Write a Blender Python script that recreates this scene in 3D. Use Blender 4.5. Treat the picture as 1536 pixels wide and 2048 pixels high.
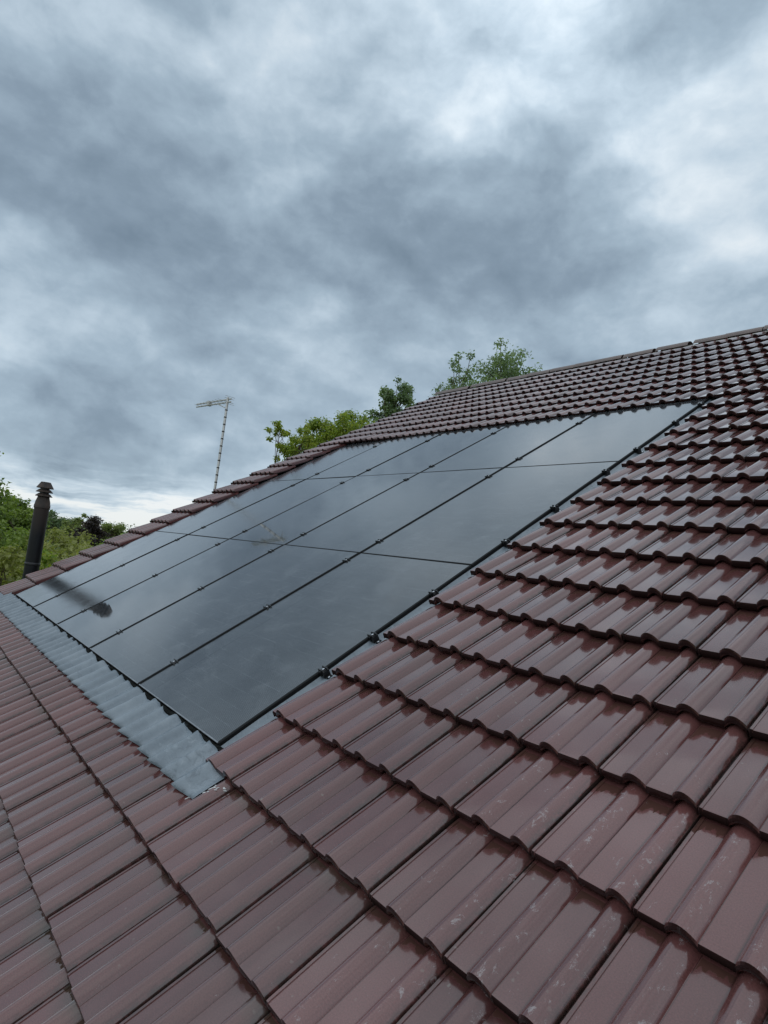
import bpy, bmesh, math, random
import numpy as np
from mathutils import Vector, Matrix

for o in list(bpy.data.objects):
    bpy.data.objects.remove(o)
scene = bpy.context.scene
COL = scene.collection
PITCH = math.radians(32.0)          # roof pitch
Z0 = 3.45                           # height of the panels' lower edge above the ground
PI = math.pi

# ------------------------------------------------------------------ camera
cam = bpy.data.cameras.new('camera')
camo = bpy.data.objects.new('camera', cam)
COL.objects.link(camo)
Rm = Matrix(((0.6218488411, -0.0113299175, 0.7830553312),
             (0.7737927889, -0.1451138921, -0.6165927977),
             (0.1206181524, 0.9893500853, -0.0814718971)))
camo.matrix_world = Matrix.Translation((2.5703147, -1.2596394, 4.3184342)) @ Rm.to_4x4()
cam.sensor_fit = 'HORIZONTAL'
cam.sensor_width = 36
cam.lens = 29.041
cam.clip_start = 0.05
cam.clip_end = 6000
scene.camera = camo
CAMP = np.array(camo.matrix_world.translation)
CAMR = np.array(Rm)

# ------------------------------------------------------------------ world: overcast sky
GLOW = (-0.4590, 0.5190, 0.7211)
SUN_DIR = Vector((0.22, -0.40, 0.89)).normalized()
world = bpy.data.worlds.new('World')
scene.world = world
world.use_nodes = True
wt = world.node_tree
wt.nodes.clear()


class NG:
    """small helper round a node tree"""
    def __init__(self, t):
        self.t = t

    def n(self, typ, **kw):
        nd = self.t.nodes.new(typ)
        for k, v in kw.items():
            setattr(nd, k, v)
        return nd

    def link(self, a, b):
        self.t.links.new(a, b)

    def put(self, sock, v):
        if isinstance(v, bpy.types.NodeSocket):
            self.link(v, sock)
        elif v is not None:
            sock.default_value = v

    def m(self, op, a, b=None, c=None, clamp=False):
        nd = self.n('ShaderNodeMath', operation=op)
        nd.use_clamp = clamp
        self.put(nd.inputs[0], a)
        self.put(nd.inputs[1], b)
        self.put(nd.inputs[2], c)
        return nd.outputs[0]

    def v(self, op, a, b=None, s=None):
        nd = self.n('ShaderNodeVectorMath', operation=op)
        self.put(nd.inputs[0], a)
        self.put(nd.inputs[1], b)
        if s is not None:
            self.put(nd.inputs['Scale'], s)
        return nd.outputs['Value'] if op in ('DOT_PRODUCT', 'LENGTH', 'DISTANCE') else nd.outputs[0]

    def noise(self, vec, scale, detail=4, rough=0.5, dist=0.0, out='Fac', dims='3D'):
        nd = self.n('ShaderNodeTexNoise', noise_dimensions=dims)
        if vec is not None:
            self.link(vec, nd.inputs['Vector' if dims != '1D' else 'W'])
        nd.inputs['Scale'].default_value = scale
        nd.inputs['Detail'].default_value = detail
        nd.inputs['Roughness'].default_value = rough
        nd.inputs['Distortion'].default_value = dist
        return nd.outputs[out]

    def ramp(self, fac, stops, interp='LINEAR'):
        nd = self.n('ShaderNodeValToRGB')
        nd.color_ramp.interpolation = interp
        el = nd.color_ramp.elements
        while len(el) < len(stops):
            el.new(0.5)
        for e, (p, c) in zip(el, stops):
            e.position = p
            e.color = (c[0], c[1], c[2], 1) if not isinstance(c, (int, float)) else (c, c, c, 1)
        self.put(nd.inputs[0], fac)
        return nd.outputs[0]

    def mix(self, fac, a, b, blend='MIX'):
        nd = self.n('ShaderNodeMix', data_type='RGBA', blend_type=blend)
        self.put(nd.inputs[0], fac)
        for s, x in ((nd.inputs[6], a), (nd.inputs[7], b)):
            if isinstance(x, tuple):
                x = (x[0], x[1], x[2], 1)
            self.put(s, x)
        return nd.outputs[2]

    def mr(self, v, a, b, c=0.0, d=1.0, smooth=False):
        nd = self.n('ShaderNodeMapRange')
        if smooth:
            nd.interpolation_type = 'SMOOTHSTEP'
        self.put(nd.inputs[0], v)
        for i, x in enumerate((a, b, c, d)):
            self.put(nd.inputs[i + 1], x)
        return nd.outputs[0]

    def sep(self, v):
        nd = self.n('ShaderNodeSeparateXYZ')
        self.link(v, nd.inputs[0])
        return nd.outputs

    def comb(self, x, y, z):
        nd = self.n('ShaderNodeCombineXYZ')
        for s, k in zip(nd.inputs, (x, y, z)):
            self.put(s, k)
        return nd.outputs[0]


W = NG(wt)
dirv = W.n('ShaderNodeTexCoord').outputs['Generated']
# the larger cloud masses over the roof: direction, tightness, thin (+) or thick (-) cloud
MASSES = [(-0.4850,0.5423,0.6865,80.2,0.34),(-0.5411,0.4729,0.6954,153.5,0.15),(-0.6934,0.2864,0.6612,313.3,0.35),(-0.4331,0.5795,0.6904,189.5,0.30),(-0.3917,0.6375,0.6634,189.5,-0.30),(-0.3344,0.6517,0.6808,239.9,-0.15),(-0.7354,0.3196,0.5975,426.5,0.25),(-0.7345,0.3704,0.5686,239.9,0.35),(-0.7177,0.4295,0.5481,313.3,0.20),(-0.6335,0.5208,0.5722,189.5,0.25),(-0.6978,0.3635,0.6172,313.3,-0.20),(-0.6262,0.4286,0.6513,189.5,-0.05),(-0.3291,0.7187,0.6124,189.5,0.45),(-0.3756,0.7042,0.6025,313.3,0.25),(-0.4244,0.6867,0.5902,426.5,0.25),(-0.3344,0.7963,0.5041,239.9,0.30),(-0.3801,0.7919,0.4779,426.5,0.15),(-0.4346,0.7844,0.4426,313.3,0.12),(-0.8150,0.0722,0.5750,60.0,-0.05),(-0.8742,0.0640,0.4813,78.3,-0.12),(-0.8601,0.1736,0.4796,90.8,-0.10),(-0.9080,0.1351,0.3965,126.9,-0.30),(-0.8729,0.2553,0.4157,106.6,-0.35),(-0.8158,0.3810,0.4352,106.6,-0.35),(-0.7293,0.5068,0.4597,106.6,-0.33),(-0.6391,0.6161,0.4604,126.9,-0.28),(-0.5435,0.6582,0.5209,106.6,-0.18),(-0.4762,0.6393,0.6037,153.5,-0.15),(-0.5406,0.7316,0.4153,106.6,-0.12),(-0.9365,0.0594,0.3457,426.5,0.25),(-0.9435,0.0992,0.3163,614.1,0.10),(-0.9286,0.1828,0.3228,313.3,0.10),(-0.8733,0.3142,0.3723,313.3,0.20),(-0.8214,0.4379,0.3656,313.3,0.20),(-0.7678,0.5338,0.3543,313.3,0.15),(-0.9642,0.1270,0.2328,426.5,0.20),(-0.9467,0.2131,0.2417,426.5,0.12),(-0.9143,0.2730,0.2994,189.5,-0.05),(-0.9681,0.1892,0.1645,189.5,-0.30),(-0.9825,0.1328,0.1306,426.5,-0.20),(-0.9479,0.2860,0.1403,189.5,-0.22),(-0.9661,0.2403,0.0941,426.5,-0.25),(-0.8870,0.3870,0.2520,189.5,-0.05),(-0.8268,0.4921,0.2723,189.5,0.03),(-0.9189,0.3687,0.1405,426.5,-0.15),(-0.6874,0.6265,0.3674,106.6,-0.03),(-0.5010,0.7792,0.3768,106.6,-0.05)]
wob = W.v('SUBTRACT', W.noise(dirv, 3.2, 3, 0.5, out='Color'), (0.5, 0.5, 0.5))
wob2 = W.v('SUBTRACT', W.noise(dirv, 9.0, 4, 0.55, out='Color'), (0.5, 0.5, 0.5))
dw = W.v('ADD', dirv, W.v('ADD', W.v('SCALE', wob, s=0.09), W.v('SCALE', wob2, s=0.10)))
dw = W.v('NORMALIZE', dw)
dx, dy, dz = W.sep(dirv)
pl = W.v('ADD', W.v('MULTIPLY', dirv, (1.0, 1.0, 1.65)), W.v('SCALE', wob2, s=0.10))
n1 = W.noise(pl, 2.4, 6, 0.5, 0.1)
n2 = W.noise(W.v('ADD', pl, (3.1, 1.7, 0)), 5.2, 8, 0.55, 0.1)
n3 = W.noise(W.v('ADD', pl, (7.3, 4.1, 2.0)), 13.0, 5, 0.6, 0.1)
val = W.m('MULTIPLY_ADD', W.m('SUBTRACT', n1, 0.5), 0.42, 0.575)
val = W.m('MULTIPLY_ADD', W.m('SUBTRACT', n2, 0.5), 0.80, val)
val = W.m('MULTIPLY_ADD', W.m('SUBTRACT', n3, 0.5), 0.22, val)
# relief of the cloud base: lumps pale above, dark below
lump = W.v('ADD', W.v('MULTIPLY', dirv, (1.0, 1.0, 1.65)), W.v('SCALE', wob, s=0.12))
ra = W.noise(lump, 5.0, 7, 0.50, 0.0)
rb = W.noise(W.v('ADD', lump, (0.010, -0.010, 0.042)), 5.0, 7, 0.50, 0.0)
val = W.m('MULTIPLY_ADD', W.m('SUBTRACT', ra, rb), 1.0, val)
for (bx_, by_, bz_, k_, a_) in MASSES:
    dt = W.v('DOT_PRODUCT', dw, (bx_, by_, bz_))
    e = W.m('EXPONENT', W.m('MULTIPLY_ADD', dt, k_, -k_))
    val = W.m('MULTIPLY_ADD', e, a_ * (0.62 if a_ < 0 else 0.50), val)
# thinner cloud right round the horizon, in streaks
streak = W.noise(W.v('MULTIPLY', W.v('ADD', dirv, W.v('SCALE', wob2, s=0.03)), (7.0, 7.0, 60.0)), 1.0, 5, 0.6, 0.3)
low = W.mr(dz, 0.12, 0.015, 0.0, 1.0, smooth=True)
val = W.m('ADD', val, W.m('MULTIPLY', low, W.m('MULTIPLY_ADD', W.m('SUBTRACT', streak, 0.47), 2.4, 0.40)))
cloud = W.ramp(val, [(0.0, (0.190, 0.258, 0.330)), (0.22, (0.255, 0.336, 0.420)), (0.45, (0.372, 0.478, 0.575)),
                     (0.68, (0.550, 0.665, 0.765)), (0.88, (0.740, 0.830, 0.900)), (1.0, (0.880, 0.930, 0.965))])
warm = W.m('MULTIPLY', W.mr(dz, 0.10, 0.0, 0.0, 1.0, smooth=True), W.mr(val, 0.6, 1.0, 0.0, 0.8))
cloud = W.mix(warm, cloud, W.mix(1.0, cloud, (1.0, 0.985, 0.94), 'MULTIPLY'))
# bright cloud patch, boosted to add sheen on the tiles and panels
glow = W.m('EXPONENT', W.m('MULTIPLY_ADD', W.v('DOT_PRODUCT', dw, GLOW), 42.0, -42.0))
cloud = W.v('SCALE', cloud, s=W.m('MULTIPLY_ADD', glow, W.mr(val, 0.35, 1.0, 0.05, 0.36), 1.0))
sky = W.n('ShaderNodeTexSky', sky_type='NISHITA')
sky.sun_disc = False
sky.sun_elevation = math.asin(SUN_DIR.z)
sky.sun_rotation = math.atan2(SUN_DIR.x, SUN_DIR.y)
sky.air_density = 1.0
sky.dust_density = 1.5
clouds10 = W.v('SCALE', cloud, s=10.0)
allsky = W.mix(0.93, sky.outputs[0], clouds10)
bg = W.n('ShaderNodeBackground')
bg.inputs['Strength'].default_value = 0.1
W.link(allsky, bg.inputs[0])
W.link(bg.outputs[0], W.n('ShaderNodeOutputWorld').inputs[0])

# ------------------------------------------------------------------ sun (overcast, very soft)
sl = bpy.data.lights.new('sun', 'SUN')
sl.energy = 0.9
sl.angle = math.radians(120)
sl.color = (1.0, 0.985, 0.965)
so = bpy.data.objects.new('sun', sl)
so.rotation_euler = SUN_DIR.to_track_quat('Z', 'Y').to_euler()
so.location = (6, -8, 16)
COL.objects.link(so)

scene.view_settings.view_transform = 'Standard'
scene.view_settings.look = 'None'
scene.view_settings.exposure = 0.0
scene.view_settings.gamma = 1.0
scene.view_settings.use_curve_mapping = False


# ------------------------------------------------------------------ helpers
def material(name):
    mt = bpy.data.materials.new(name)
    mt.use_nodes = True
    t = mt.node_tree
    t.nodes.clear()
    g = NG(t)
    out = g.n('ShaderNodeOutputMaterial')
    bs = g.n('ShaderNodeBsdfPrincipled')
    g.link(bs.outputs[0], out.inputs[0])
    return mt, g, bs, out


def bump(g, height, strength, dist=0.002):
    b = g.n('ShaderNodeBump')
    b.inputs['Strength'].default_value = strength
    b.inputs['Distance'].default_value = dist
    g.link(height, b.inputs['Height'])
    return b.outputs[0]


def link_obj(name, me, mat=None, parent=None, loc=(0, 0, 0), rot=(0, 0, 0)):
    o = bpy.data.objects.new(name, me)
    COL.objects.link(o)
    if mat is not None and me is not None and len(me.materials) == 0:
        me.materials.append(mat)
    o.location = loc
    o.rotation_euler = rot
    if parent is not None:
        o.parent = parent
    return o


def mesh_from(name, verts, faces, smooth=None):
    me = bpy.data.meshes.new(name)
    me.from_pydata([tuple(v) for v in verts], [], faces)
    me.update()
    if smooth is not None:
        me.shade_smooth()
        me.set_sharp_from_angle(angle=math.radians(smooth))
    return me


class MB:
    """collects simple shapes into one mesh"""
    def __init__(self):
        self.v = []
        self.f = []

    def add(self, vs, fs):
        b = len(self.v)
        self.v += [tuple(x) for x in vs]
        self.f += [tuple(i + b for i in f) for f in fs]

    def box(self, x0, x1, y0, y1, z0, z1):
        self.add([(x0, y0, z0), (x1, y0, z0), (x1, y1, z0), (x0, y1, z0), (x0, y0, z1), (x1, y0, z1), (x1, y1, z1), (x0, y1, z1)],
                 [(3, 2, 1, 0), (4, 5, 6, 7), (0, 1, 5, 4), (1, 2, 6, 5), (2, 3, 7, 6), (3, 0, 4, 7)])

    def lathe(self, prof, cx=0, cy=0, seg=24, caps=True):
        b = []
        for r, z in prof:
            b.append([(cx + r * math.cos(2 * PI * i / seg), cy + r * math.sin(2 * PI * i / seg), z) for i in range(seg)])
        vs = [p for ring in b for p in ring]
        fs = []
        for k in range(len(prof) - 1):
            for i in range(seg):
                j = (i + 1) % seg
                fs.append((k * seg + i, k * seg + j, (k + 1) * seg + j, (k + 1) * seg + i))
        if caps:
            fs.append(tuple(range(seg - 1, -1, -1)))
            fs.append(tuple((len(prof) - 1) * seg + i for i in range(seg)))
        self.add(vs, fs)

    def tube(self, pts, rad, seg=7):
        pts = [Vector(p) for p in pts]
        vs, fs = [], []
        for i, p in enumerate(pts):
            d = (pts[min(i + 1, len(pts) - 1)] - pts[max(i - 1, 0)]).normalized()
            a = d.cross(Vector((0.31, 0.77, 0.21)) if abs(d.z) > 0.6 else Vector((0, 0, 1))).normalized()
            b = d.cross(a)
            r = rad[i] if isinstance(rad, (list, tuple)) else rad
            for k in range(seg):
                t = 2 * PI * k / seg
                vs.append(p + a * (r * math.cos(t)) + b * (r * math.sin(t)))
        n = len(pts)
        for i in range(n - 1):
            for k in range(seg):
                j = (k + 1) % seg
                fs.append((i * seg + k, i * seg + j, (i + 1) * seg + j, (i + 1) * seg + k))
        fs.append(tuple(range(seg - 1, -1, -1)))
        fs.append(tuple((n - 1) * seg + k for k in range(seg)))
        self.add(vs, fs)

    def build(self, name, mat, parent=None, smooth=None, loc=(0, 0, 0), rot=(0, 0, 0)):
        me = mesh_from(name, self.v, self.f, smooth)
        return link_obj(name, me, mat, parent, loc, rot)


def tag(o, label=None, cat=None, group=None, kind=None):
    if label:
        o['label'] = label
    if cat:
        o['category'] = cat
    if group:
        o['group'] = group
    if kind:
        o['kind'] = kind
    return o


def empty(name, loc=(0, 0, 0), rot=(0, 0, 0)):
    o = bpy.data.objects.new(name, None)
    o.empty_display_size = 0.2
    o.location = loc
    o.rotation_euler = rot
    COL.objects.link(o)
    return o


# ------------------------------------------------------------------ roof layout (u along the eaves, v up the slope, n off the slope)
COVER = 0.294           # tile cover width
GAUGE = 0.345           # exposed length of a course
U_EDGE = 0.350          # one column's right-hand edge
V_NOSE = -0.100         # nose of the course beside the panels' lower edge
VERGE_U = U_EDGE - COVER * 24 + 0.150
PW, PH, PGAP, RGAP = 1.1147, 1.737, 0.020, 0.005
PCOLS, PROWS = 5, 3
P_LEFT = -(PW + PGAP) * PCOLS + PGAP
CUT_R = 0.095           # tiles right of the panels are cut here
CUT_L = P_LEFT - 0.085  # and left of the panels here
RIDGE_V = 8.20


def roof_uv(g):
    """position on the roof slope from world position: u, v, n sockets"""
    pos = g.n('ShaderNodeNewGeometry').outputs['Position']
    p = g.v('SUBTRACT', pos, (0, 0, Z0))
    u = g.v('DOT_PRODUCT', p, (1, 0, 0))
    v = g.v('DOT_PRODUCT', p, (0, math.cos(PITCH), math.sin(PITCH)))
    n = g.v('DOT_PRODUCT', p, (0, -math.sin(PITCH), math.cos(PITCH)))
    return u, v, n


# ------------------------------------------------------------------ materials
def make_tile_material(name, wet=True):
    mt, g, bs, out = material(name)
    u, v, n = roof_uv(g)
    tu = g.m('DIVIDE', g.m('SUBTRACT', u, U_EDGE), COVER)
    tv = g.m('DIVIDE', g.m('SUBTRACT', v, V_NOSE), GAUGE)
    fu = g.m('FRACT', tu)
    fv = g.m('FRACT', tv)
    cell = g.comb(g.m('FLOOR', tu), g.m('FLOOR', tv), 3.0)
    wn = g.n('ShaderNodeTexWhiteNoise', noise_dimensions='3D')
    g.link(cell, wn.inputs['Vector'])
    rnd = wn.outputs['Value']
    rcol = wn.outputs['Color']
    uv = g.comb(u, v, 0.0)
    # base colour: deep brown-red engobe, each tile a touch different
    big = g.noise(uv, 1.3, 4, 0.55)
    mid = g.noise(g.v('MULTIPLY', uv, (22, 5, 1)), 1.0, 5, 0.6)
    grain = g.noise(uv, 260.0, 4, 0.7)
    base = g.mix(rnd, (0.074, 0.0275, 0.0270), (0.158, 0.0600, 0.0570))
    base = g.mix(g.mr(big, 0.35, 0.68, 0.0, 0.65), base, (0.092, 0.0420, 0.0370))
    base = g.mix(g.mr(mid, 0.35, 0.75, 0.0, 0.55), base, (0.140, 0.0560, 0.0530))
    base = g.mix(1.0, base, g.ramp(grain, [(0.28, 0.70), (0.72, 1.30)]), 'MULTIPLY')
    # nose reflection painted in brown, only on the pans, with a stepped lower edge
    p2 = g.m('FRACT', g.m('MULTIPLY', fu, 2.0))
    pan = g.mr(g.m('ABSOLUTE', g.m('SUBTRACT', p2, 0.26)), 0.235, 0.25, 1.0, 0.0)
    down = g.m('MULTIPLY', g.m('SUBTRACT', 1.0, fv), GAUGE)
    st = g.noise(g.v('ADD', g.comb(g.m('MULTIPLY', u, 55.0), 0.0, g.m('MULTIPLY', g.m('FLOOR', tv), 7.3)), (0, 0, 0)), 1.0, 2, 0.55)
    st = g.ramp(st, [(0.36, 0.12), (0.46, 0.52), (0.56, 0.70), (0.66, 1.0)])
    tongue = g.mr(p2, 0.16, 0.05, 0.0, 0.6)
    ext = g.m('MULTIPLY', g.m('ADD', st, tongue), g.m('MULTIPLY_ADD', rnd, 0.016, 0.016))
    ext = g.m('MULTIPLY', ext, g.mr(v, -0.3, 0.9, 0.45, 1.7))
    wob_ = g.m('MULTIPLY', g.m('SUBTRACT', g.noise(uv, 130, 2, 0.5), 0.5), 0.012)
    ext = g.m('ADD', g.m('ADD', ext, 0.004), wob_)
    nose_refl = g.mr(g.m('SUBTRACT', ext, down), -0.0012, 0.0012, 0.0, 1.0)
    nose_refl = g.m('MULTIPLY', nose_refl, pan, clamp=True)
    base = g.mix(g.m('MULTIPLY', nose_refl, 0.85), base, (0.066, 0.030, 0.022))
    # dirt and moss in the side laps and against the noses
    lap = g.m('MAXIMUM', g.mr(fu, 0.930, 0.975, 0.0, 1.0), g.mr(fu, 0.050, 0.0, 0.0, 1.0))
    lapn = g.mr(g.noise(g.v('MULTIPLY', uv, (90, 30, 1)), 1.0, 4, 0.7), 0.40, 0.54, 0.0, 1.0)
    base = g.mix(g.mr(fu, 0.976, 0.979, 0.0, 0.9), base, (0.016, 0.008, 0.007))  # floor of the side-lap groove set near-black
    base = g.mix(g.m('MULTIPLY', g.m('MULTIPLY', lap, lapn), 0.75), base, (0.028, 0.022, 0.018))
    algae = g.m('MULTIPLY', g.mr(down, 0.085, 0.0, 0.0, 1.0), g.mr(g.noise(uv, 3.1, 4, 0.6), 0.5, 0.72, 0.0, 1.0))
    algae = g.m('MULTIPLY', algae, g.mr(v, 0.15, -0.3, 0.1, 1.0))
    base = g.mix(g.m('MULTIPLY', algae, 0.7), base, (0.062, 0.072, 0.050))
    # pale scuffs and lime bloom on the rolls, mostly on the tiles walked on while fitting
    zone = g.m('MULTIPLY', g.mr(u, 0.95, 1.45, 0.0, 1.0, smooth=True), g.mr(g.m('ABSOLUTE', g.m('SUBTRACT', v, 0.17)), 0.30, 0.75, 1.0, 0.0, smooth=True))
    zone = g.m('ADD', g.m('MULTIPLY', zone, 0.064), g.m('MULTIPLY', g.mr(rnd, 0.85, 1.0), 0.018))
    side = g.mr(g.m('ABSOLUTE', g.m('SUBTRACT', p2, 0.80)), 0.05, 0.26, 1.0, 0.25)
    wsv = g.v('ADD', g.v('MULTIPLY', uv, (30, 17, 1)), g.v('SCALE', rcol, s=9.0))
    sc = g.noise(wsv, 1.3, 11, 0.80, 0.35)
    thr = g.m('SUBTRACT', 0.640, g.m('MULTIPLY', g.m('MULTIPLY', zone, side), 1.25))
    scm = g.mr(g.m('SUBTRACT', sc, thr), 0.0, 0.07, 0.0, 0.70)
    base = g.mix(scm, base, (0.36, 0.33, 0.33))
    lv = g.n('ShaderNodeTexVoronoi')
    lv.inputs['Scale'].default_value = 46.0
    g.link(g.v('ADD', uv, g.v('SCALE', g.noise(uv, 90, 3, 0.6, out='Color'), s=0.012)), lv.inputs['Vector'])
    lsel = g.m('GREATER_THAN', g.sep(lv.outputs['Color'])[0], 0.90)
    lich = g.m('MULTIPLY', g.mr(lv.outputs['Distance'], 0.10, 0.24, 0.55, 0.0), g.m('MULTIPLY', lsel, g.mr(g.noise(uv, 2.2, 3, 0.6), 0.48, 0.66)))
    base = g.mix(lich, base, (0.24, 0.225, 0.19))
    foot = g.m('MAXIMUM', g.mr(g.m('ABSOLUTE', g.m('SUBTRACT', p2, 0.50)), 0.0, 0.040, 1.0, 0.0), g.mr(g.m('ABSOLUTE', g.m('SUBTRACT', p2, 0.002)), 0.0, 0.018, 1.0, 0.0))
    base = g.mix(g.m('MULTIPLY', foot, 0.8), base, (0.026, 0.010, 0.009))  # shade along the roll feet painted into the colour
    # a few bird droppings
    vo = g.n('ShaderNodeTexVoronoi')
    vo.inputs['Scale'].default_value = 2.3
    g.link(g.v('ADD', uv, g.v('SCALE', g.v('SUBTRACT', g.noise(uv, 60, 3, 0.6, out='Color'), (.5, .5, .5)), s=0.02)), vo.inputs['Vector'])
    spot = g.mr(vo.outputs['Distance'], 0.012, 0.017, 0.85, 0.0)
    base = g.mix(spot, base, (0.66, 0.66, 0.62))
    # raw, dirty butt end of each tile, its shade painted in near-black
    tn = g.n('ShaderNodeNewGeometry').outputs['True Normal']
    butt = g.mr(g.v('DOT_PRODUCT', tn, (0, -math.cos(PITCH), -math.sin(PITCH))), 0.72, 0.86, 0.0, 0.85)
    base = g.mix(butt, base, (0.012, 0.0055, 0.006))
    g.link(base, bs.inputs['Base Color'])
    # wet film: glossy, uneven; painted nose reflections dull
    film = g.noise(g.v('MULTIPLY', uv, (9, 3.2, 1)), 1.0, 6, 0.65)
    rough = g.mr(film, 0.3, 0.72, 0.10, 0.24)
    rough = g.mix(nose_refl, rough, (0.85, 0.85, 0.85))
    rough = g.mix(scm, rough, (0.55, 0.55, 0.55))
    g.link(rough, bs.inputs['Roughness'])
    g.link(g.mr(g.m('MAXIMUM', nose_refl, butt), 0.0, 1.0, 0.54, 0.08), bs.inputs['Specular IOR Level'])
    wetf = g.mr(g.noise(uv, 0.9, 4, 0.6), 0.30, 0.60, 0.72, 1.0)
    g.link(g.m('MULTIPLY', g.m('SUBTRACT', 1.0, nose_refl), g.m('MULTIPLY', wetf, g.m('MULTIPLY', g.m('SUBTRACT', 1.0, butt), g.m('SUBTRACT', 1.0, scm)))), bs.inputs['Coat Weight'])
    bs.inputs['Coat IOR'].default_value = 1.40
    g.link(g.mr(film, 0.3, 0.72, 0.025, 0.10), bs.inputs['Coat Roughness'])
    hb = g.m('ADD', g.m('MULTIPLY', grain, 0.35), g.m('MULTIPLY', g.noise(uv, 38.0, 4, 0.55), 0.9))
    g.link(bump(g, hb, 0.22, 0.0012), bs.inputs['Normal'])
    return mt


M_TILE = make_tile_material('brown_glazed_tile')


def simple(name, col, rough=0.5, metal=0.0, spec=0.5, var=0.15, scale=8.0, bstr=0.0, coords='Object'):
    mt, g, bs, out = material(name)
    co = g.n('ShaderNodeTexCoord').outputs[coords]
    nz = g.noise(co, scale, 5, 0.6)
    c = g.mix(1.0, tuple(col), g.ramp(nz, [(0.25, 1 - var), (0.75, 1 + var)]), 'MULTIPLY')
    g.link(c, bs.inputs['Base Color'])
    g.link(g.mr(nz, 0.25, 0.75, max(0.03, rough - 0.08), min(1, rough + 0.08)), bs.inputs['Roughness'])
    bs.inputs['Metallic'].default_value = metal
    bs.inputs['Specular IOR Level'].default_value = spec
    if bstr:
        g.link(bump(g, g.noise(co, scale * 6, 4, 0.6), bstr, 0.003), bs.inputs['Normal'])
    return mt


def make_glass(name, rough, seed):
    """toughened front glass over black cells with fine wires"""
    mt, g, bs, out = material(name)
    co = g.n('ShaderNodeTexCoord').outputs['Object']
    x, y, z = g.sep(co)
    # wires every 11.4 mm along the panel's width, cell gaps
    wy = g.m('ABSOLUTE', g.m('SUBTRACT', g.m('FRACT', g.m('DIVIDE', x, 0.0114)), 0.5))
    wire = g.mr(wy, 0.30, 0.42, 0.0, 1.0)
    gx = g.m('ABSOLUTE', g.m('SUBTRACT', g.m('FRACT', g.m('DIVIDE', x, 0.1835)), 0.5))
    gy = g.m('ABSOLUTE', g.m('SUBTRACT', g.m('FRACT', g.m('DIVIDE', y, 0.0932)), 0.5))
    gap = g.mr(gx, 0.490, 0.494, 0.0, 1.0)
    dash = g.m('MULTIPLY', g.mr(gy, 0.470, 0.484, 0.0, 1.0), g.m('MULTIPLY', wire, g.mr(g.noise(co, 7.0, 2, 0.5), 0.42, 0.62, 0.1, 1.0)))
    tone = g.noise(g.v('MULTIPLY', co, (1.0, 2.0, 1)), 5.4, 3, 0.5)
    base = g.mix(wire, (0.0055, 0.0066, 0.0085), (0.115, 0.128, 0.140))
    base = g.mix(g.m('MULTIPLY', gap, 0.75), base, (0.0035, 0.004, 0.005))
    base = g.mix(g.m('MULTIPLY', dash, 0.8), base, (0.22, 0.25, 0.27))
    base = g.mix(1.0, base, g.ramp(tone, [(0.3, 0.82), (0.7, 1.18)]), 'MULTIPLY')
    # thin drying film of rain and dust
    off = g.v('ADD', co, (seed * 3.17, seed * 1.31, 0))
    dust = g.noise(off, 2.6, 6, 0.62, 0.6)
    base = g.mix(g.mr(dust, 0.34, 0.74, 0.01, 0.075), base, (0.30, 0.32, 0.33))
    smear = g.noise(g.v('MULTIPLY', off, (2.2, 9.0, 1)), 1.0, 6, 0.66, 1.6)
    sm = g.mr(smear, 0.66, 0.76, 0.0, 1.0)
    base = g.mix(g.m('MULTIPLY', sm, 0.10), base, (0.35, 0.38, 0.40))
    blot = g.mr(g.noise(g.v('ADD', off, (5.0, 2.0, 0)), 4.2, 8, 0.68, 0.5), 0.52, 0.66, 0.0, 1.0)
    base = g.mix(g.m('MULTIPLY', blot, 0.075), base, (0.38, 0.41, 0.43))
    fleck = g.mr(g.noise(co, 260.0, 2, 0.6), 0.62, 0.74, 0.0, 0.10)
    base = g.mix(fleck, base, (0.42, 0.45, 0.47))
    g.link(base, bs.inputs['Base Color'])
    r = g.mr(dust, 0.3, 0.75, rough * 0.75, rough * 1.3)
    r = g.m('ADD', g.m('ADD', r, g.m('MULTIPLY', sm, 0.10)), g.m('MULTIPLY', blot, 0.05))
    g.link(r, bs.inputs['Roughness'])
    bs.inputs['IOR'].default_value = 1.46
    bs.inputs['Specular IOR Level'].default_value = 0.5
    bs.inputs['Coat Weight'].default_value = 0.9
    bs.inputs['Coat IOR'].default_value = 1.33
    g.link(r, bs.inputs['Coat Roughness'])
    drops = g.noise(co, 170.0, 2, 0.5)
    wav = g.noise(off, 3.2, 2, 0.5)
    b1 = bump(g, drops, 0.12 if rough > 0.05 else 0.03, 0.0012)
    b = g.n('ShaderNodeBump')
    b.inputs['Strength'].default_value = 0.05
    b.inputs['Distance'].default_value = 0.006
    g.link(wav, b.inputs['Height'])
    g.link(b1, b.inputs['Normal'])
    g.link(b.outputs[0], bs.inputs['Normal'])
    return mt


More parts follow.
